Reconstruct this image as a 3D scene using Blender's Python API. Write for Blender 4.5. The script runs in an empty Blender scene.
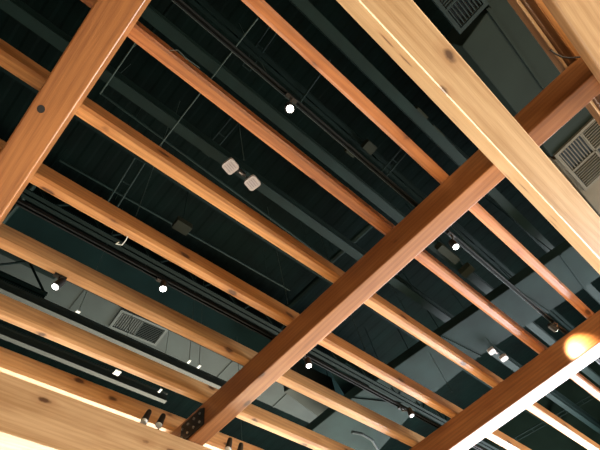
import bpy, bmesh, math, random
from mathutils import Matrix, Vector
random.seed(7)
scene = bpy.context.scene
C = scene.collection
S = 2.66                      # metres per unit of the surveyed beam grid
EYE = 1.5                     # camera height above the floor

# ------------------------------------------------------------------ camera
R = Matrix(((0.73885934, -0.65313755, -0.16582588),
            (0.52467409, 0.71201213, -0.46664315),
            (0.4228522, 0.25777911, 0.86876116)))      # rows: image right, image down, forward
F, CX, CY = 439.44, 303.67, 220.25
cam = bpy.data.cameras.new('camera')
cam.sensor_fit = 'HORIZONTAL'; cam.sensor_width = 36
cam.lens = F / 600 * 36
cam.shift_x = -(CX - 300) / 600
cam.shift_y = (CY - 225) / 600
cam.clip_start = .05; cam.clip_end = 100
cob = bpy.data.objects.new('camera', cam); C.objects.link(cob)
m3 = Matrix((R[0], -R[1], -R[2])).transposed()
cob.matrix_world = Matrix.Translation((0, 0, EYE)) @ m3.to_4x4()
scene.camera = cob

# ------------------------------------------------------------------ light
vs = scene.view_settings
vs.view_transform = 'Standard'; vs.look = 'None'; vs.gamma = 1; vs.use_curve_mapping = False
vs.exposure = -0.12
w = bpy.data.worlds.new('world'); scene.world = w; w.use_nodes = True
w.node_tree.nodes['Background'].inputs[0].default_value = (.5, .6, .7, 1)
w.node_tree.nodes['Background'].inputs[1].default_value = .3

def area(name, loc, target, sx, sy, power, col):
    l = bpy.data.lights.new(name, 'AREA'); l.shape = 'RECTANGLE'; l.size = sx; l.size_y = sy
    l.energy = power; l.color = col
    o = bpy.data.objects.new(name, l); C.objects.link(o); o.location = loc
    o.rotation_euler = (Vector(target) - Vector(loc)).to_track_quat('-Z', 'Y').to_euler()
    return o
DAY = (.92, .96, 1.0); DAYW = (1.0, .86, .64); WARM = (1.0, .72, .42); WARM2 = (1.0, .80, .56)
XN, XP, YN, YP, ZC = -4.0, 10.5, -4.2, 7.5, 7.6
area('daylight_window_right', (XP - .25, 2.0, 2.5), (4.0, 2.0, 3.3), 9, 3.8, 3000, DAY)
area('daylight_window_far', (3.0, YP - .25, 2.5), (2.5, 3.0, 3.3), 11, 3.8, 2500, DAYW)
area('warm_fill_left', (XN + .3, 1.0, 2.5), (3.0, 1.5, 4.2), 6, 1.2, 40, WARM)  # unseen warm fill added from the left, no fixture built
area('warm_fill_near', (3.5, YN + .3, 3.2), (3.5, 2.0, 4.2), 12, 1.8, 600, WARM2)  # added warm fill, out of view, for joist sides and lower edges

# ------------------------------------------------------------------ helpers
def at(px, py, zu):
    """world point seen at a pixel of the photograph, at height zu grid units above the eye"""
    d = R.transposed() @ Vector(((px - CX) / F, (py - CY) / F, 1))
    d = d * (zu * S / d.z)
    return Vector((d.x, d.y, d.z + EYE))
def zz(zu): return zu * S + EYE

def mat(name, col, rough=.6, metal=0, emit=None, estr=0, bump=0, var=0, vscale=6, spec=.5):
    m = bpy.data.materials.new(name); m.use_nodes = True
    nt = m.node_tree; b = nt.nodes['Principled BSDF']
    b.inputs['Base Color'].default_value = (*col, 1); b.inputs['Roughness'].default_value = rough
    b.inputs['Metallic'].default_value = metal; b.inputs['Specular IOR Level'].default_value = spec
    if emit: b.inputs['Emission Color'].default_value = (*emit, 1); b.inputs['Emission Strength'].default_value = estr
    if var or bump:
        tc = nt.nodes.new('ShaderNodeTexCoord'); n = nt.nodes.new('ShaderNodeTexNoise')
        n.inputs['Scale'].default_value = vscale; n.inputs['Detail'].default_value = 5
        nt.links.new(tc.outputs['Object'], n.inputs['Vector'])
        if var:
            r = nt.nodes.new('ShaderNodeValToRGB')
            r.color_ramp.elements[0].position = .3; r.color_ramp.elements[1].position = .7
            r.color_ramp.elements[0].color = (*[c * (1 - var) for c in col], 1)
            r.color_ramp.elements[1].color = (*[min(1, c * (1 + var)) for c in col], 1)
            nt.links.new(n.outputs['Fac'], r.inputs[0]); nt.links.new(r.outputs[0], b.inputs['Base Color'])
        if bump:
            bp = nt.nodes.new('ShaderNodeBump'); bp.inputs['Strength'].default_value = bump; bp.inputs['Distance'].default_value = .01
            nt.links.new(n.outputs['Fac'], bp.inputs['Height']); nt.links.new(bp.outputs[0], b.inputs['Normal'])
    return m

def wood(name, light, dark, rough=.33, knot=.85):
    m = bpy.data.materials.new(name); m.use_nodes = True
    nt = m.node_tree; N = nt.nodes.new; L = nt.links.new
    b = nt.nodes['Principled BSDF']; b.inputs['Roughness'].default_value = rough
    b.inputs['Coat Weight'].default_value = .25; b.inputs['Coat Roughness'].default_value = .28
    tc = N('ShaderNodeTexCoord'); oi = N('ShaderNodeObjectInfo')
    rv = N('ShaderNodeVectorMath'); rv.operation = 'SCALE'; rv.inputs[0].default_value = (37, 19, 11); L(oi.outputs['Random'], rv.inputs['Scale'])
    av = N('ShaderNodeVectorMath'); av.operation = 'ADD'; L(tc.outputs['Object'], av.inputs[0]); L(rv.outputs[0], av.inputs[1])
    def mapped(s):
        k = N('ShaderNodeMapping'); k.inputs['Scale'].default_value = s; L(av.outputs[0], k.inputs[0]); return k
    def noise(s, sc, det=4, dist=0):
        n = N('ShaderNodeTexNoise'); n.inputs['Scale'].default_value = sc; n.inputs['Detail'].default_value = det
        n.inputs['Distortion'].default_value = dist; L(mapped(s).outputs[0], n.inputs['Vector']); return n
    def math_(op, a, c, clamp=False):
        k = N('ShaderNodeMath'); k.operation = op; k.use_clamp = clamp
        for i, v in enumerate((a, c)):
            if isinstance(v, (int, float)): k.inputs[i].default_value = v
            else: L(v, k.inputs[i])
        return k.outputs[0]
    def mix(f, a, c, mode='MIX'):
        k = N('ShaderNodeMix'); k.data_type = 'RGBA'; k.blend_type = mode
        if isinstance(f, (int, float)): k.inputs[0].default_value = f
        else: L(f, k.inputs[0])
        for i, v in ((6, a), (7, c)):
            if isinstance(v, tuple): k.inputs[i].default_value = (*v, 1)
            else: L(v, k.inputs[i])
        return k.outputs[2]
    def ramp(x, p0, p1, inv=False):
        r = N('ShaderNodeMapRange'); r.inputs[1].default_value = p0; r.inputs[2].default_value = p1
        r.inputs[3].default_value = 1 if inv else 0; r.inputs[4].default_value = 0 if inv else 1
        L(x, r.inputs[0]); return r.outputs[0]
    broad = noise((.35, 4, 4), 2.0, 3, .6)
    rings = N('ShaderNodeTexWave'); rings.wave_type = 'BANDS'; rings.bands_direction = 'DIAGONAL'
    rings.inputs['Scale'].default_value = 5; rings.inputs['Distortion'].default_value = 5; rings.inputs['Detail'].default_value = 3
    rings.inputs['Detail Scale'].default_value = .8
    L(mapped((.12, 3.2, 3.2)).outputs[0], rings.inputs['Vector'])
    fine = noise((1.5, 55, 55), 3, 5)
    g = math_('ADD', math_('MULTIPLY', broad.outputs['Fac'], .62), math_('ADD', math_('MULTIPLY', rings.outputs['Fac'], .10), math_('MULTIPLY', fine.outputs['Fac'], .34)))
    col = mix(ramp(g, .38, .68), dark, light)
    # knots
    vo = N('ShaderNodeTexVoronoi'); vo.inputs['Scale'].default_value = 1.0; L(mapped((2.7, 5.8, 5.8)).outputs[0], vo.inputs['Vector'])
    sep = N('ShaderNodeSeparateColor'); L(vo.outputs['Color'], sep.inputs[0])
    has = math_('LESS_THAN', sep.outputs[0], knot)
    wob = noise((6, 6, 6), 4, 2)
    dist = math_('ADD', vo.outputs['Distance'], math_('MULTIPLY', math_('SUBTRACT', wob.outputs['Fac'], .5), .10))
    halo = math_('MULTIPLY', ramp(dist, .08, .36, True), has)
    core = math_('MULTIPLY', ramp(dist, .09, .16, True), has)
    col = mix(math_('MULTIPLY', halo, .45), col, tuple(c * k for c, k in zip(dark, (.8, .62, .55))))
    col = mix(math_('MULTIPLY', core, .85), col, (.045, .014, .006))
    # drying checks
    ck = noise((.9, 26, 26), 2.2, 2)
    chk = math_('MULTIPLY', ramp(ck.outputs['Fac'], .755, .78), 1)
    col = mix(math_('MULTIPLY', chk, .5), col, tuple(c * .3 for c in dark))
    L(col, b.inputs['Base Color'])
    bp = N('ShaderNodeBump'); bp.inputs['Strength'].default_value = .25; bp.inputs['Distance'].default_value = .004
    L(math_('SUBTRACT', fine.outputs['Fac'], chk), bp.inputs['Height']); L(bp.outputs[0], b.inputs['Normal'])
    rr = N('ShaderNodeMapRange'); rr.inputs[3].default_value = rough - .08; rr.inputs[4].default_value = rough + .15
    L(fine.outputs['Fac'], rr.inputs[0]); L(rr.outputs[0], b.inputs['Roughness'])
    return m

def link(name, bm, m, parent=None, loc=None, rot=None, smooth=False):
    me = bpy.data.meshes.new(name); bm.normal_update(); bm.to_mesh(me); bm.free()
    if smooth:
        for p in me.polygons: p.use_smooth = True
    me.materials.append(m)
    o = bpy.data.objects.new(name, me); C.objects.link(o)
    if parent: o.parent = parent
    if loc is not None: o.location = loc
    if rot is not None: o.rotation_euler = rot
    return o
def tag(o, label, cat, group=None, kind=None):
    if label: o['label'] = label
    if cat: o['category'] = cat
    if group: o['group'] = group
    if kind: o['kind'] = kind
    return o
def thing(name, loc, label, cat, group=None, rz=0):
    o = bpy.data.objects.new(name, None); C.objects.link(o); o.location = loc; o.rotation_euler = (0, 0, rz)
    o.empty_display_size = .1
    return tag(o, label, cat, group)
def box(bm, x0, x1, y0, y1, z0, z1, mtx=None, bev=0, seg=0):
    ps = [Vector((x, y, z)) for x in (x0, x1) for y in (y0, y1) for z in (z0, z1)]
    if mtx is not None: ps = [mtx @ p for p in ps]
    v = [bm.verts.new(p) for p in ps]
    fs = [bm.faces.new([v[i] for i in f]) for f in ((0, 1, 3, 2), (4, 6, 7, 5), (0, 4, 5, 1), (2, 3, 7, 6), (0, 2, 6, 4), (1, 5, 7, 3))]
    if bev:
        es = list({e for f in fs for e in f.edges})
        bmesh.ops.bevel(bm, geom=es, offset=bev, segments=seg or (1 if bev < .004 else 3), profile=.6, affect='EDGES')
    return fs
def rod(bm, a, b, r, n=10, r2=None, caps=True):
    a = Vector(a); b = Vector(b); d = b - a
    mt = Matrix.Translation((a + b) / 2) @ d.to_track_quat('Z', 'Y').to_matrix().to_4x4()
    bmesh.ops.create_cone(bm, cap_ends=caps, segments=n, radius1=r, radius2=r if r2 is None else r2, depth=d.length, matrix=mt)
def tube(bm, pts, r, n=8):
    for i in range(len(pts) - 1): rod(bm, pts[i], pts[i + 1], r, n)
    for p in pts[1:-1]: bmesh.ops.create_icosphere(bm, subdivisions=1, radius=r * 1.02, matrix=Matrix.Translation(p))

# ------------------------------------------------------------------ materials
W_JOIST = wood('fir_joist', (.62, .31, .11), (.34, .145, .045))
W_LIGHT = wood('fir_joist_light', (.72, .43, .20), (.46, .24, .095))
W_RED = wood('fir_joist_red', (.45, .18, .062), (.24, .082, .027))
W_DARK = wood('aged_fir', (.20, .105, .05), (.10, .048, .022))
W_BEAM1 = wood('fir_beam_orange', (.36, .145, .044), (.19, .066, .019), knot=.2)
W_BEAM = wood('fir_beam', (.36, .155, .055), (.19, .072, .025), knot=.75)
W_PALE = wood('fir_pale', (.57, .395, .225), (.39, .24, .115), knot=.7)
KNOT = mat('knot', (.006, .004, .003), .8)
BLACK = mat('black_metal', (.008, .009, .010), .4, .2)
STEEL = mat('bracket_steel', (.02, .024, .028), .4, .6)
BOLT = mat('bolt_zinc', (.35, .37, .38), .35, .8)
DECK = mat('painted_deck', (.0003, .0030, .0026), .8, var=.35, vscale=2, spec=.05)
IRON = mat('painted_iron', (.0035, .0115, .0105), .6, var=.25, vscale=3, spec=.12)
IRONL = mat('painted_iron_grey', (.009, .019, .017), .6, var=.2, vscale=3)
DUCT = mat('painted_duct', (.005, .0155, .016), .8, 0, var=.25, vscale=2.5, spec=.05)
DUCTR = mat('blue_grey_duct', (.008, .0175, .0175), .7, 0, var=.4, vscale=1.6, spec=.07)
DUCTG = mat('grey_duct', (.017, .026, .026), .6, 0, var=.25, vscale=2, spec=.15)
DUCTT = mat('green_grey_duct', (.010, .0165, .014), .7, var=.15, vscale=2, spec=.1)
GRILLE = mat('grille_aluminium', (.040, .052, .052), .6, 0, spec=.2)
GRILLEV = mat('grille_void', (.004, .010, .010), .8)
WHITE = mat('white_plastic', (.36, .32, .31), .5)
TAG = mat('white_clip', (.6, .66, .66), .5)
LENS = mat('lamp_lens', (1, 1, 1), .3, emit=(1, .97, .9), estr=14)
WIRE = mat('galvanised_wire', (.035, .055, .05), .5, 0, spec=.2)
FLOOR = mat('floor_tiles', (.22, .17, .12), .5, var=.1)
WALL = mat('dark_plaster', (.010, .022, .020), .8, var=.08, spec=.05)
GLASSM = mat('window_glass', (.3, .35, .4), .1, emit=(.85, .93, 1), estr=1.0)
FRAME = mat('window_frame', (.02, .02, .022), .4)

# ------------------------------------------------------------------ setting
def struct(name, x0, x1, y0, y1, z0, z1, m):
    bm = bmesh.new(); box(bm, x0, x1, y0, y1, z0, z1)
    return tag(link(name, bm, m), None, None, kind='structure')
struct('floor', XN, XP, YN, YP, -.1, 0, FLOOR)
struct('wall_left', XN - .2, XN, YN, YP, 0, ZC, WALL)
struct('wall_right', XP, XP + .2, YN, YP, 0, ZC, WALL)
struct('wall_near', XN, XP, YN - .2, YN, 0, ZC, WALL)
struct('wall_far', XN, XP, YP, YP + .2, 0, ZC, WALL)
bm = bmesh.new()                                        # corrugated roof deck, ribs along y
x = XN
prof = []
while x < XP:
    prof += [(x, 0), (x + .09, 0), (x + .12, .006), (x + .21, .006)]
    x += .24
prof.append((XP, 0))
lo = [[bm.verts.new((px, y, ZC + pz)) for px, pz in prof] for y in (YN, YP)]
hi = [[bm.verts.new((px, y, ZC + pz + .02)) for px, pz in prof] for y in (YN, YP)]
for i in range(len(prof) - 1):
    bm.faces.new((lo[0][i], lo[0][i + 1], lo[1][i + 1], lo[1][i]))
    bm.faces.new((hi[0][i], hi[1][i], hi[1][i + 1], hi[0][i + 1]))
tag(link('ceiling', bm, DECK), None, None, kind='structure')
for n, (wx, wy, sx, sy) in enumerate(((XP - .06, 2.0, 0, 9), (3.0, YP - .06, 11, 0)), 1):
    bm = bmesh.new()
    if sx: box(bm, wx - sx / 2, wx + sx / 2, wy, wy + .03, .6, 4.4)
    else: box(bm, wx, wx + .03, wy - sy / 2, wy + sy / 2, .6, 4.4)
    p = tag(link('window_%d' % n, bm, GLASSM), None, None, kind='structure')
    bm = bmesh.new(); k = 5; ln = sx or sy
    for i in range(k + 1):
        c = -ln / 2 + ln * i / k
        if sx: box(bm, wx + c - .04, wx + c + .04, wy - .03, wy + .05, .56, 4.44)
        else: box(bm, wx - .03, wx + .05, wy + c - .04, wy + c + .04, .56, 4.44)
    for z in (.6, 4.4):
        if sx: box(bm, wx - ln / 2, wx + ln / 2, wy - .03, wy + .05, z - .04, z + .04)
        else: box(bm, wx - .03, wx + .05, wy - ln / 2, wy + ln / 2, z - .04, z + .04)
    link('window_frame', bm, FRAME, p)

# ------------------------------------------------------------------ timber frame
HJ, DJ, WJ = 1.0989, .0706, .0336
def timber(name, x0, x1, y0, y1, z0, z1, m, label, cat, group=None, bev=.020, seg=1):
    """beam along x, origin at its start"""
    bm = bmesh.new(); box(bm, 0, x1 - x0, 0, y1 - y0, 0, z1 - z0, bev=bev, seg=seg)
    return tag(link(name, bm, m, loc=(x0, y0, z0)), label, cat, group)
joists = [(-.0394, W_RED, 'reddish fir joist, rightmost of the seven long slats crossing the open ceiling', 0),
          (.1839, W_RED, 'fir joist just left of the rail with the round white spotlight at top centre', 0),
          (.4088, W_JOIST, 'fir joist just below the twin-headed emergency light', 0),
          (.6265, W_JOIST, 'tan fir joist just above the rail with the glowing lamp at left', 0),
          (.8426, W_LIGHT, 'knotty fir joist just below the glowing lamp at left, crossing above the lower slatted vent', 0),
          (1.0608, W_LIGHT, 'fir joist directly below the lower-left slatted air vent', 0),
          (1.2496, W_LIGHT, 'fir joist with a white-lit underside against the deep pale beam at lower left', 0)]
for y, m, lab, _ in joists:
    timber('ceiling_joist', -2.9, 7.6, y * S, (y + WJ) * S, zz(HJ), zz(HJ + DJ), m, lab, 'joist', 'fir ceiling joists')
timber('ceiling_joist', -2.9, 7.6, -.492 * S, -.454 * S, zz(HJ), zz(HJ + DJ), W_DARK,
       'brown layered joist between the green-grey duct and the beam in the top right corner', 'joist', 'fir ceiling joists')
timber('wood_strip', -2.9, 7.6, -.492 * S, -.477 * S, zz(HJ) - .022, zz(HJ) - .001, W_JOIST,
       'narrow tan wood strip on the underside of the brown joist at top right', 'wood strip', bev=.003)
timber('wood_strip', -2.9, 7.6, -.4525 * S, -.4465 * S, zz(HJ), zz(HJ + .007), W_PALE,
       'thin pale yellow wood strip along the brown joist at top right', 'wood strip', bev=.003)
timber('large_beam', XN, XP, -.1994 * S, -.1345 * S, zz(.8094), zz(1), W_PALE,
       'deep pale yellow timber beam running from top centre to the right edge', 'beam', bev=.006)
timber('large_beam', XN, XP, 1.1569 * S, 1.2266 * S, zz(.8364), zz(1), W_PALE,
       'deep pale knotty timber beam across the bottom left corner', 'beam', bev=.006)
timber('large_beam', XN, XP, -.62 * S, -.4445 * S, zz(.957), zz(1), W_PALE,
       'wide pale timber beam with a rounded edge in the top right corner', 'beam', bev=.022, seg=4)
def cross(xu, wu, slope, y0, y1, m, label):
    """beam along y; its grain axis is the local x axis"""
    L_ = (y1 - y0) * S * math.hypot(1, slope)
    bm = bmesh.new(); box(bm, 0, L_, -wu * S, 0, 0, (HJ - 1) * S - .001, bev=.01)
    ang = math.atan2(1, slope)
    return tag(link('cross_beam', bm, m, loc=((xu + slope * y0) * S, y0 * S, zz(1)), rot=(0, 0, ang)), label, 'beam')
b1 = cross(-.0908 - .0691, .0691, 0, -.62, 1.31, W_BEAM1, 'wide orange-brown cross beam at the upper left, with one black knot')
kp = at(41, 109, 1.0)
bm = bmesh.new(); bmesh.ops.create_circle(bm, cap_ends=True, radius=.020, segments=14, matrix=Matrix.Diagonal((1.25, 1, 1, 1)))
bmesh.ops.reverse_faces(bm, faces=bm.faces)
kn = link('knot', bm, KNOT, b1); kn.location = b1.matrix_basis.inverted() @ Vector((kp.x, kp.y, zz(1) - .0008)); kn['label'] = 'small black knot'
b2 = cross(.7823, .0601, -.0495, -.62, 1.31, W_BEAM, 'reddish cross beam through the middle, black bolted bracket at its lower end')
cross(1.6993, .0778, -.0692, -.19, 1.31, W_BEAM, 'cross beam at lower right with a hot spot of lamplight and a white underside')

# steel bracket on the left side of the middle beam
ang2 = b2.rotation_euler[2]
br = thing('beam_bracket', b2.matrix_basis @ Vector((0, 0, 0)), 'black steel bracket with bolts at the lower end of the middle cross beam', 'bracket')
br.rotation_euler = b2.rotation_euler
def yl(yu): return (yu + .62) * S * math.hypot(1, .0495)
bm = bmesh.new(); zt = (HJ - 1) * S
f = .012
y0_, y1_ = yl(1.075), yl(1.20)
pts = [(y0_, .02), (y0_, .19), (y0_ + .05, .215), (y1_, .215), (y1_, .02)]
va = [bm.verts.new((a, .0005, b_)) for a, b_ in pts]; vb = [bm.verts.new((a, f, b_)) for a, b_ in pts]
bm.faces.new(va); bm.faces.new(vb[::-1])
for i in range(5): bm.faces.new((va[i], vb[i], vb[(i + 1) % 5], va[(i + 1) % 5]))
bmesh.ops.recalc_face_normals(bm, faces=bm.faces)
link('plate', bm, STEEL, br)
for i in range(4):
    for j in range(2):
        bm = bmesh.new()
        a = y0_ + .05 + i * .085; zc = .07 + j * .09
        rod(bm, (a, f, zc), (a, f + .012, zc), .012, 6)
        link('bolt', bm, BOLT, br)

# ------------------------------------------------------------------ lighting track and spotlights
def track(px, py, zu, x0, x1, label):
    y = at(px, py, zu).y; z = zz(HJ) + .001
    t = thing('lighting_track', (x0, y, z), label, 'track')
    bm = bmesh.new()
    box(bm, 0, x1 - x0, -.018, -.008, 0, .034); box(bm, 0, x1 - x0, .008, .018, 0, .034); box(bm, 0, x1 - x0, -.008, .008, .022, .034)
    link('rail', bm, TRK, t)
    bm = bmesh.new(); box(bm, 0, x1 - x0, .0185, .0205, .004, .014); link('conductor_strip', bm, STRIP, t)
    return y
STRIP = mat('track_edge', (.05, .08, .085), .4, .3)
TRK = mat('track_metal', (.004, .007, .008), .6, 0, spec=.15)
def spotlight(px, py, zlu, ytrk, label, power, tilt=None, col=(1, .8, .55), size=70, lensr=.023, grp='track spotlights above the joists'):
    p = at(px, py, zlu)                                      # lens centre
    top = Vector((p.x, ytrk, zz(HJ)))
    d = Vector(tilt if tilt else (0, 0, -1)).normalized()
    t = thing('track_spotlight', top, label, 'spotlight', grp)
    o = p - top
    back = o - d * .07
    bm = bmesh.new(); rod(bm, o - d * .004, back, .031, 20, .028)
    bmesh.ops.create_uvsphere(bm, u_segments=16, v_segments=8, radius=.0278, matrix=Matrix.Translation(back))
    link('lamp_housing', bm, BLACK, t, smooth=False)
    bm = bmesh.new(); rod(bm, o - d * .0035, o + d * .002, lensr, 20); link('lens', bm, LENS, t)
    bm = bmesh.new()
    box(bm, -.045, .045, -.014, .014, -.022, -.002)
    link('track_adapter', bm, BLACK, t)
    bm = bmesh.new(); tube(bm, [Vector((0, 0, -.02)), Vector((0, 0, -.04)), back], .008, 8); link('stem', bm, BLACK, t)
    l = bpy.data.lights.new('lamp', 'SPOT'); l.energy = power; l.color = col; l.spot_size = math.radians(size); l.spot_blend = .6
    l.shadow_soft_size = .03
    lo_ = bpy.data.objects.new('lamp_light', l); C.objects.link(lo_); lo_.parent = t
    lo_.location = o + d * .012; lo_.rotation_euler = d.to_track_quat('-Z', 'Y').to_euler()
y1t = track(400, 191, 1.105, -2.5, 7.2, 'slim metal lighting track between the two right-hand joists')
spotlight(290, 109, 1.04, y1t, 'small round white spotlight near the top centre', 650)
spotlight(456, 247, 1.04, y1t, 'round white spotlight just right of the middle cross beam', 650)
spotlight(556, 330, 1.072, y1t, 'small white spotlight beside the hot spot on the lower-right cross beam', 52, (.093, -.012, -.042), size=64, col=(1, .72, .4))
y2t = track(235, 318, 1.105, -2.5, 7.2, 'slim metal lighting track above the knotty joist, passing the glowing lamp at left')
spotlight(163, 289, 1.04, y2t, 'brightest glowing spotlight at the left, above the slatted air vent', 650)
spotlight(309, 366, 1.04, y2t, 'round white spotlight just below the middle cross beam', 650)
spotlight(412, 416, 1.04, y2t, 'small black spotlight near the bottom, left of the lower-right beam', 650, lensr=.014)
y3t = track(62, 275, 1.105, -2.5, 7.2, 'dark lighting track hidden along the knotty joist at lower left')
spotlight(55, 287, 1.04, y3t, 'black cylinder spotlight with a glowing face at the far left', 650, (-.3, .25, -1))
# black clamp spotlights standing on the lower-left beam
bt = thing('lighting_track', (-.5, 1.19 * S, zz(1) + .001), 'short black track on top of the bottom left beam', 'track')
bm = bmesh.new(); box(bm, 0, 3.2, -.018, .018, 0, .02); link('rail', bm, BLACK, bt)
for px, py, rgt, lab in ((149, 412, 0, 'black and chrome clamp spotlight on the bottom left beam, left one left of the bracket'),
                         (163, 416, 0, 'all-black clamp spotlight on the bottom left beam, close left of the bracket'),
                         (230, 440, 1, 'black and chrome clamp spotlight at the bottom edge, right of the bracket'),
                         (241, 445, 1, 'black clamp spotlight at the bottom edge, rightmost of the four')):
    p = at(px, py, 1.065)
    t = thing('clamp_spotlight', (p.x, 1.19 * S, zz(1) + .021), lab, 'spotlight', 'clamp spotlights on the bottom left beam')
    o = p - t.location
    e = o + Vector((-.035, -.012, -.115))
    bm = bmesh.new(); rod(bm, o, e, .024, 16, .032)
    bmesh.ops.create_uvsphere(bm, u_segments=14, v_segments=8, radius=.024, matrix=Matrix.Translation(o))
    link('lamp_housing', bm, BLACK, t)
    bm = bmesh.new(); rod(bm, e, e + (e - o).normalized() * (.03 if 'chrome' in lab else .006), .030, 16)
    link('chrome_collar', bm, TAG, t)
    bm = bmesh.new(); tube(bm, [Vector((0, 0, 0)), Vector((0, 0, .05)), (o + e) / 2], .007); link('stem', bm, BLACK, t)
    bm = bmesh.new(); box(bm, -.03, .03, -.014, .014, 0, .02); link('clamp', bm, BLACK, t)

# ------------------------------------------------------------------ structural steel above
def ibeam(px, py, zu, wpx, x0, x1, m, label, h=.22):
    p = at(px, py, zu); wd = wpx / F * 1.15 * zu * S
    bm = bmesh.new()
    box(bm, 0, x1 - x0, -wd / 2, wd / 2, 0, .015); box(bm, 0, x1 - x0, -wd / 2, wd / 2, h - .015, h); box(bm, 0, x1 - x0, -.006, .006, .015, h - .015)
    return tag(link('steel_beam', bm, m, loc=(x0, p.y, p.z)), label, 'steel beam', 'steel roof beams')
ibeam(160, 115, 1.75, 9, XN, XP, IRON, 'dark green steel roof beam passing above the twin-headed emergency light')
ibeam(300, 138, 1.75, 9, XN, XP, IRON, 'dark green steel roof beam beside the track of the top centre spotlight')
ibeam(400, 100, 1.75, 9, XN, XP, IRON, 'dark green steel roof beam between the rightmost long joist and the deep pale beam')
ibeam(140, 353, 1.45, 6, XN, at(213, 395, 1.45).x + .3, IRONL, 'narrow grey-green steel beam just below the slatted vent at left', h=.12)
ibeam(80, 368, 1.45, 5.5, XN, at(166, 402, 1.45).x, IRONL, 'narrow grey-green steel beam between the two lowest joists at lower left', h=.12)
ibeam(568, 409, 1.7, 7, at(545, 392, 1.7).x, XP, IRON, 'dark steel roof beam below the lower-right cross beam')

def truss(px, py, zu, h, x0, x1, label):
    p = at(px, py, zu)
    t = thing('roof_truss', (x0, p.y, p.z), label, 'truss', 'open web roof trusses')
    L_ = x1 - x0
    bm = bmesh.new(); box(bm, 0, L_, -.05, -.008, 0, .012); box(bm, 0, L_, .008, .05, 0, .012); box(bm, 0, L_, -.016, -.008, .012, .06); box(bm, 0, L_, .008, .016, .012, .06)
    link('bottom_chord', bm, DECKI, t)
    bm = bmesh.new(); box(bm, 0, L_, -.05, .05, h - .06, h); link('top_chord', bm, DECKI, t)
    n = int(L_ / .55); st = L_ / n
    bm = bmesh.new()
    for i in range(n):
        rod(bm, (i * st, 0, .02), (i * st + st / 2, 0, h - .03), .013, 6); rod(bm, (i * st + st / 2, 0, h - .03), (i * st + st, 0, .02), .013, 6)
    link('web', bm, DECKI, t)
IRONB = mat('brown_box', (.016, .020, .014), .7, spec=.1)
DECKI = mat('painted_truss', (.0015, .007, .0065), .7, spec=.08)
truss(150, 262, 1.5, .42, XN, XP, 'black open-web steel truss above the glowing lamp at left')
truss(30, 290, 1.5, .42, XN, at(45, 297, 1.5).x, 'black open-web steel truss at the left edge below the knotty joist')
truss(330, 118, 1.95, .45, XN, XP, 'dark open-web steel truss right of the top centre spotlight')
truss(230, 215, 1.95, .45, XN, XP, 'dark open-web steel truss behind the centre joists')
truss(440, 90, 1.95, .45, XN, XP, 'dark open-web steel truss beside the deep pale beam')

# thin bars and conduits crossing under the deck
def bar(a, b, zu, r, m, name, label, cat, double=0, grp=None):
    A, B = at(*a, zu), at(*b, zu)
    bm = bmesh.new(); dd = B - A; nrm = Vector((-dd.y, dd.x, 0)).normalized()
    if double:
        rod(bm, nrm * double, dd + nrm * double, r, 8); rod(bm, -nrm * double, dd - nrm * double, r, 8)
        k = max(2, int(dd.length / .35))
        for i in range(k + 1):
            c = dd * (i / k); rod(bm, c - nrm * double, c + nrm * double, r * .8, 6)
    else: rod(bm, Vector((0, 0, 0)), dd, r, 8)
    o = tag(link(name, bm, m, loc=A), label, cat, grp)
    for k in (.12, .88):
        c = dd * k; bm = bmesh.new(); rod(bm, c, (c.x, c.y, ZC + .004 - A.z), .002, 6); link('hanger_rod', bm, m, o)
    return o
bar((258, 18), (158, 148), 1.74, .006, WIRE, 'conduit', 'long thin conduit crossing from above the top centre spotlight down left', 'conduit', grp='thin conduits')
bar((136, 42), (100, 94), 1.74, .006, WIRE, 'conduit', 'thin conduit beside the upper-left cross beam', 'conduit', grp='thin conduits')
bar((276, 25), (246, 68), 2.0, .010, IRON, 'cable_ladder', 'narrow double-railed cable ladder above the top centre spotlight', 'cable ladder', double=.05, grp='cable ladders')
bar((238, 116), (206, 154), 1.9, .010, IRON, 'cable_ladder', 'narrow double-railed cable ladder up left of the emergency light', 'cable ladder', double=.05, grp='cable ladders')
bar((408, 146), (382, 176), 1.9, .010, IRON, 'cable_ladder', 'narrow double-railed cable ladder left of the middle beam top', 'cable ladder', double=.05, grp='cable ladders')
bar((140, 160), (112, 205), 1.9, .012, IRON, 'cable_ladder', 'faint double-railed cable ladder between joists at the left', 'cable ladder', double=.06, grp='cable ladders')
bar((600, 392), (500, 448), 1.95, .014, IRON, 'cable_ladder', 'double-railed cable ladder below the lower-right cross beam', 'cable ladder', double=.07, grp='cable ladders')
bar((376, 220), (330, 262), 2.07, .05, IRON, 'pipe', 'thick dark pipe crossing beside the middle of the centre cross beam', 'pipe', grp='dark pipes')
bar((330, 268), (285, 310), 2.07, .05, DECK, 'pipe', 'thick dark pipe crossing between two centre joists', 'pipe', grp='dark pipes')
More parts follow.
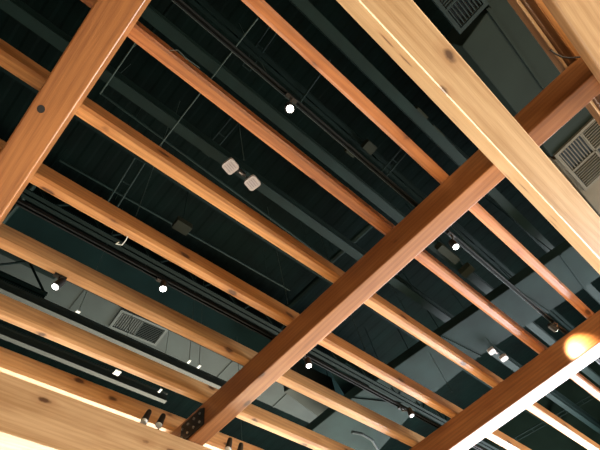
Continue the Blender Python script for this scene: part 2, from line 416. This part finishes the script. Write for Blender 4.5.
# junction boxes on the dark steel, each on its own rod
random.seed(3)
for k, (px, py, zu, a_, b_, lab) in enumerate(((404, 103, 1.9, .09, .05, 'upper of the dark brown junction boxes left of the deep pale beam'), (420, 116, 1.9, .10, .06, 'middle dark brown junction box left of the deep pale beam'),
                                 (436, 134, 1.9, .12, .06, 'lower dark brown junction box left of the deep pale beam'), (449, 255, 1.7, .20, .05, 'long dark box beside the spotlight right of the middle beam'),
                                 (468, 272, 1.7, .06, .09, 'dark box at the end of the long box right of the middle beam'), (370, 148, 1.9, .08, .06, 'dark box left of the rightmost long joist near the middle beam'),
                                 (352, 152, 1.9, .07, .05, 'dark box beside the track between the two right-hand joists'), (182, 228, 1.6, .09, .06, 'dark box above the tan joist at left centre'))):
    p = at(px, py, zu); bm = bmesh.new(); box(bm, -a_, a_, -b_, b_, 0, .09, bev=.004)
    o = tag(link('junction_box', bm, IRONB, loc=p), lab, 'junction box', 'dark junction boxes')
    bm = bmesh.new(); rod(bm, (0, 0, .09), (0, 0, ZC + .004 - p.z), .005, 6); link('hanger_rod', bm, IRON, o)
bar((0, 225), (40, 178), 1.85, .03, IRON, 'pipe', 'dark pipe at the left edge above the knotty joist', 'pipe', grp='dark pipes')
bar((176, 0), (150, 34), 1.9, .02, DECK, 'pipe', 'dark pipe near the top of the upper-left cross beam', 'pipe', grp='dark pipes')
bar((330, 60), (296, 108), 1.93, .012, IRON, 'conduit', 'thin conduit right of the top centre spotlight', 'conduit', grp='thin conduits')
bar((590, 418), (545, 450), 1.95, .03, IRON, 'pipe', 'dark pipe in the bottom right corner', 'pipe', grp='dark pipes')
for k, (a, b, zu, lab) in enumerate((((300, 2), (470, 160), 1.99, 'thin dark pipe running beside the rightmost long joist'), ((100, 92), (330, 262), 1.99, 'thin dark pipe running past the twin-headed emergency light'),
                                     ((60, 160), (290, 290), 1.99, 'thin dark pipe running above the tan joist at left'))):
    bar(a, b, zu, .018, IRON, 'sprinkler_pipe', lab, 'pipe', grp='long sprinkler pipes')
# hanger wires (vertical)
for (px, py, zu, ln, lab) in ((273, 85, 1.45, .30, 'short hanger wire right above the top centre spotlight'), (244, 160, 1.45, .38, 'hanger wire beside the emergency light'),
                              (136, 216, 1.3, .5, 'hanger wire crossing behind the tan joist at left'), (366, 352, 1.3, .42, 'hanger wire in the dark gap right of the middle beam'),
                              (242, 441, 1.3, .55, 'hanger wire at the bottom beside the clamp spotlights'), (452, 392, 1.3, .6, 'hanger wire above the lower-right cross beam'),
                              (497, 352, 1.45, .8, 'hanger wire above the right emergency light'), (493, 270, 1.4, .35, 'hanger wire meeting the track right of the middle beam'),
                              (288, 304, 1.4, .9, 'hanger wire in the dark gap at the centre')):
    p = at(px, py, zu); bm = bmesh.new(); rod(bm, (0, 0, 0), (0, 0, ZC + .004 - p.z), .0035, 6)
    tag(link('hanger_wire', bm, WIRE, loc=p), lab, 'wire', 'hanger wires')

# ------------------------------------------------------------------ ducts
def slab(name, pts, zu, h, m, label, cat='duct', seams=(), grp=None, hang=True):
    """duct whose underside outline is given at height zu; seams are raised flanges between two outline points"""
    P = [at(*q, zu) for q in pts]; o = P[0].copy()
    bm = bmesh.new(); a = [bm.verts.new(p - o) for p in P]; b = [bm.verts.new(p - o + Vector((0, 0, h))) for p in P]
    n = len(P); bm.faces.new(a); bm.faces.new(b[::-1])
    for i in range(n): bm.faces.new((a[i], b[i], b[(i + 1) % n], a[(i + 1) % n]))
    bmesh.ops.recalc_face_normals(bm, faces=bm.faces)
    bmesh.ops.bevel(bm, geom=bm.edges[:], offset=.008, segments=1, affect='EDGES')
    d = tag(link(name, bm, m, loc=o), label, cat, grp)
    cen = sum((p - o for p in P), Vector()) / n
    for p in (P[::2] if hang else ()):
        c = (p - o).lerp(cen, .25); bm = bmesh.new(); rod(bm, (c.x, c.y, h - .001), (c.x, c.y, ZC + .004 - o.z), .006, 6); link('hanger_rod', bm, IRON, d)
    for q0, q1 in seams:
        A, B = at(*q0, zu) - o, at(*q1, zu) - o
        bm = bmesh.new(); dv = (B - A)
        mt = Matrix.Translation(A) @ dv.to_track_quat('X', 'Z').to_matrix().to_4x4()
        box(bm, 0, dv.length, -.015, .015, -.018, .0, mt)
        link('flange', bm, m, d)
    return d
def yline(px, py, zu): return at(px, py, zu).y
# duct along x on the left: dark side and pale underside
zd = 1.9
ya, yb, yc = yline(150, 270, 2.05), yline(60, 272, zd), yline(120, 338, zd)
x0 = XN; x1 = at(398, 404, zd).x
bm = bmesh.new()
z_ = zz(zd)
sec = [(ya, .40), (yb, 0), (yc, 0), (yc, .40)]
va = [bm.verts.new((0, y - ya, q)) for y, q in sec]; vb = [bm.verts.new((x1 - x0, y - ya, q)) for y, q in sec]
for i in range(4): bm.faces.new((va[i], va[(i + 1) % 4], vb[(i + 1) % 4], vb[i]))
bm.faces.new(va); bm.faces.new(vb); bmesh.ops.recalc_face_normals(bm, faces=bm.faces)
dl = tag(link('air_duct', bm, DUCTG, loc=(x0, ya, z_)), 'long grey duct along the left side that carries the slatted vent', 'duct')
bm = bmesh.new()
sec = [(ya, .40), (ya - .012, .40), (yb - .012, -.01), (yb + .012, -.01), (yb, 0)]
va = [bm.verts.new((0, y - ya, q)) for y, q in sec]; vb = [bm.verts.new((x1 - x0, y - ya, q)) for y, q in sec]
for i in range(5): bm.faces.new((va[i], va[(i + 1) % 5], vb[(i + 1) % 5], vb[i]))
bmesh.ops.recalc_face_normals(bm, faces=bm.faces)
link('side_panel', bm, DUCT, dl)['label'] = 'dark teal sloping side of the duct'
vx0, vx1 = at(109, 326, zd).x - x0 - .1, at(169, 331, zd).x - x0 + .1
for k in range(1, 12):
    X = 1.2 * k
    if X < x1 - x0 and not vx0 < X < vx1:
        bm = bmesh.new(); box(bm, X - .012, X + .012, yb - ya, yc - ya, -.014, -.001); link('flange', bm, DUCTG, dl)
# duct running across on the right
slab('air_duct', [(600, 226), (560, 254), (440, 336), (352, 398), (300, 440), (362, 470), (420, 405), (480, 356), (570, 298), (612, 268)], 1.55, .14, DUCTR,
     'wide blue-grey duct crossing behind the joists at the right', seams=(((510, 286), (548, 312)), ((440, 336), (480, 356)), ((352, 398), (420, 405)), ((560, 254), (585, 288))))
slab('air_duct', [(284, 392), (300, 383), (338, 400), (326, 423)], 1.72, .46, DUCTG, 'smaller grey duct below the middle beam, left of the bent pipe', hang=False)
slab('air_duct', [(330, 372), (346, 362), (400, 392), (400, 412), (380, 420), (350, 404)], 1.72, .3, DUCT, 'dark blue-grey duct section left of the wide crossing duct')
# flexible pipe
A = [at(352, 432, 1.5), at(362, 434, 1.5), at(372, 440, 1.5), at(378, 450, 1.5), at(378, 462, 1.5)]
bm = bmesh.new(); tube(bm, [q - A[0] for q in A], .022, 10); tag(link('bent_pipe', bm, DUCTG, loc=A[0]), 'bent silver pipe at the bottom centre', 'pipe')
# duct at the top right, running along x
D3 = 1.7
ed = lambda px, py: at(px, py, D3)
yr = ed(505, 103).y
slab('air_duct', [(462, 46), (552, 157), (640, 96), (560, 0), (520, -40), (483, -2), (490, 8)], D3, .45, DUCTT, 'green-grey duct panel between the deep pale beam and the corner beam',
     seams=(((487, 8), (545, 90)),))
slab('air_duct', [(554, 160), (625, 245), (700, 180), (640, 98)], D3, .45, mat('tan_duct', (.10, .085, .058), .7, spec=.15, var=.1), 'tan duct panel at the right edge holding the square vent')

# ------------------------------------------------------------------ air vents
def vent(corner, ea, eb, zu, label, quads, nsl=9, fm=None):
    """corner: pixel of one corner; ea/eb: pixels of the corners next to it. quads: slat direction per cell (cols along ea, rows along eb)"""
    fm = fm or GRILLE
    P = at(*corner, zu); A = at(*ea, zu) - P; B = at(*eb, zu) - P
    ux = A.normalized(); B = B - ux * B.dot(ux); uy = B.normalized(); la, lb = A.length, B.length
    up = Vector((0, 0, 1))
    t = thing('air_vent', P, label, 'air vent', 'slatted air vents')
    mt = Matrix((ux, uy, up)).transposed().to_4x4()
    fl = 1 if ux.cross(uy).z > 0 else -1
    def add(bm, *a): box(bm, *a, mt)
    fw = .038
    bm = bmesh.new()
    add(bm, 0, la, 0, fw, -.03, 0); add(bm, 0, la, lb - fw, lb, -.03, 0); add(bm, 0, fw, fw, lb - fw, -.03, 0); add(bm, la - fw, la, fw, lb - fw, -.03, 0)
    bmesh.ops.recalc_face_normals(bm, faces=bm.faces); link('vent_frame', bm, fm, t)
    bm = bmesh.new(); add(bm, fw, la - fw, fw, lb - fw, -.006, -.001); bmesh.ops.recalc_face_normals(bm, faces=bm.faces); link('backing', bm, GRILLEV, t)
    nr, nc = len(quads), len(quads[0]); cw, ch = (la - 2 * fw) / nc, (lb - 2 * fw) / nr
    for r in range(nr):
        for c in range(nc):
            bx, by = fw + c * cw, fw + r * ch
            bm = bmesh.new(); q = quads[r][c]
            n = max(5, int((ch if q[0] == 'a' else cw) / .05)) if nsl is None else nsl
            for i in range(n):
                k = (i + .5) / n
                if q[0] == 'a': sl = (bx + .012, bx + cw - .012, by + ch * k - .005, by + ch * k + .005)
                else: sl = (bx + cw * k - .005, bx + cw * k + .005, by + .012, by + ch - .012)
                add(bm, *sl, -.026, -.008)
            if c: add(bm, bx - .010, bx + .010, by, by + ch, -.028, -.006)
            if r: add(bm, bx, bx + cw, by - .010, by + .010, -.028, -.006)
            bmesh.ops.recalc_face_normals(bm, faces=bm.faces)
            link('louvre_panel', bm, GRILLED if q.endswith('d') else fm, t)
    return t
GRILLED = mat('grille_dark', (.008, .014, .014), .6, spec=.1)
GRILLET = mat('grille_tan', (.09, .083, .062), .6, spec=.2)
vent((109, 326), (156, 345), (124, 309), zd - .002, 'slatted rectangular air vent in the grey duct at lower left', [['b', 'ad']], 10)
vent((459, 34), (425, -8), (487, 3), 1.62, 'slatted air vent cut by the top edge, beside the deep pale beam', [['a', 'b'], ['b', 'a']][:1] , 8, mat('grille_blue_grey', (.010, .020, .022), .6, 0, spec=.15))
vent((584, 190), (553, 155), (635, 147), D3 - .002, 'square four-panel air vent at the right edge', [['b', 'a'], ['a', 'b']], 9, GRILLET)

# ------------------------------------------------------------------ emergency lights and small clips
def emergency(pa, pb, zu, top, label, hs=.052):
    A, B = at(*pa, zu), at(*pb, zu); mid = (A + B) / 2; d = (B - A); L_ = d.length
    t = thing('emergency_light', (mid.x, mid.y, mid.z + .06), label, 'emergency light', 'twin-headed emergency lights', math.atan2(d.y, d.x))
    bm = bmesh.new(); box(bm, -L_ * .16, L_ * .16, -.02, .02, -.012, .05, bev=.003); link('body', bm, BLACK, t)
    bm = bmesh.new(); box(bm, -.030, .012, -.007, .007, -.02, -.012); link('indicator_label', bm, WHITE, t)
    bm = bmesh.new(); rod(bm, (0, 0, .05), (0, 0, top - mid.z - .06), .012, 8); link('mounting_stem', bm, BLACK, t)
    bm = bmesh.new(); rod(bm, (-L_ / 2, 0, 0), (L_ / 2, 0, 0), .009, 8); link('arm', bm, BLACK, t)
    for s in (-1, 1):
        bm = bmesh.new(); ring = [(sx * (hs * .93 - .03) + .03 * math.cos(a), sy * (hs * .93 - .03) + .03 * math.sin(a)) for sx, sy, a0 in ((1, 1, 0), (-1, 1, 90), (-1, -1, 180), (1, -1, 270)) for a in (math.radians(a0 + 15 * j) for j in range(7))]
        lo4 = [bm.verts.new((u, v_, -.06)) for u, v_ in ring]; hi4 = [bm.verts.new((u, v_, -.015)) for u, v_ in ring]
        bm.faces.new(lo4[::-1]); bm.faces.new(hi4)
        for j in range(28): bm.faces.new((lo4[j], lo4[(j + 1) % 28], hi4[(j + 1) % 28], hi4[j]))
        h = link('lamp_head', bm, WHITE, t, loc=(s * L_ / 2, 0, 0), rot=(0, 0, math.radians(12)))
        bm = bmesh.new()
        for i in range(4):
            c = -hs * .5 + hs * 1.0 * i / 3
            box(bm, -hs * .6, hs * .6, c - .003, c + .003, -.063, -.059)
        link('lens_ribs', bm, mat('lens_ribs', (.20, .18, .18), .6), h)
emergency((230.5, 167), (252.5, 183.5), 1.70, zz(1.75), 'twin-headed white emergency light with square lamps in the upper left centre', .078)
emergency((492.5, 352), (504.5, 359), 1.50, zz(1.55), 'twin-headed white emergency light above the lower-right cross beam, smaller in view', .055)
for (px, py, w_, l_, zu, lab) in ((117, 373, .035, .075, 1.42, 'larger white metal clip under the lowest roof beam at lower left'), (160, 391, .014, .06, 1.42, 'slim white clip right of the larger white clip'),
                             (189, 362, .012, .055, 1.42, 'left small white clip below the slatted vent'), (199, 367, .014, .055, 1.42, 'right small white clip below the slatted vent'),
                             (78, 312, .02, .03, 1.42, 'tiny white clip left of the slatted vent')):
    p = at(px, py, zu); bm = bmesh.new(); box(bm, -w_, w_, -l_ / 2, l_ / 2, 0, .01, bev=.002)
    bm2 = bmesh.new(); rod(bm2, (0, 0, .01), (0, 0, ZC - p.z), .003, 6)
    o = tag(link('ceiling_clip', bm, TAG, loc=p, rot=(0, 0, 0)), lab, 'clip', 'white ceiling clips')
    link('drop_rod', bm2, WIRE, o)
# dangling cable ends
def cable(pts, zu, r, m, label):
    P = [at(*q, zu) for q in pts]
    bm = bmesh.new(); tube(bm, [q - P[0] for q in P], r, 6); return tag(link('cable', bm, m, loc=P[0]), label, 'cable', 'loose cables')
cable([(128, 236), (126, 240), (122, 245), (116, 244), (119, 242)], 1.1, .004, TAG, 'pale frayed wire end below the tan joist at left')
cable([(550, 50), (556, 54), (562, 57), (570, 58), (580, 57)], 1.07, .006, BLACK, 'black cable looped over the strip beside the top right beam')
cable([(170, 50), (178, 50), (186, 58), (200, 68)], 1.09, .003, WIRE, 'thin pale wire lying along the joist at top left')
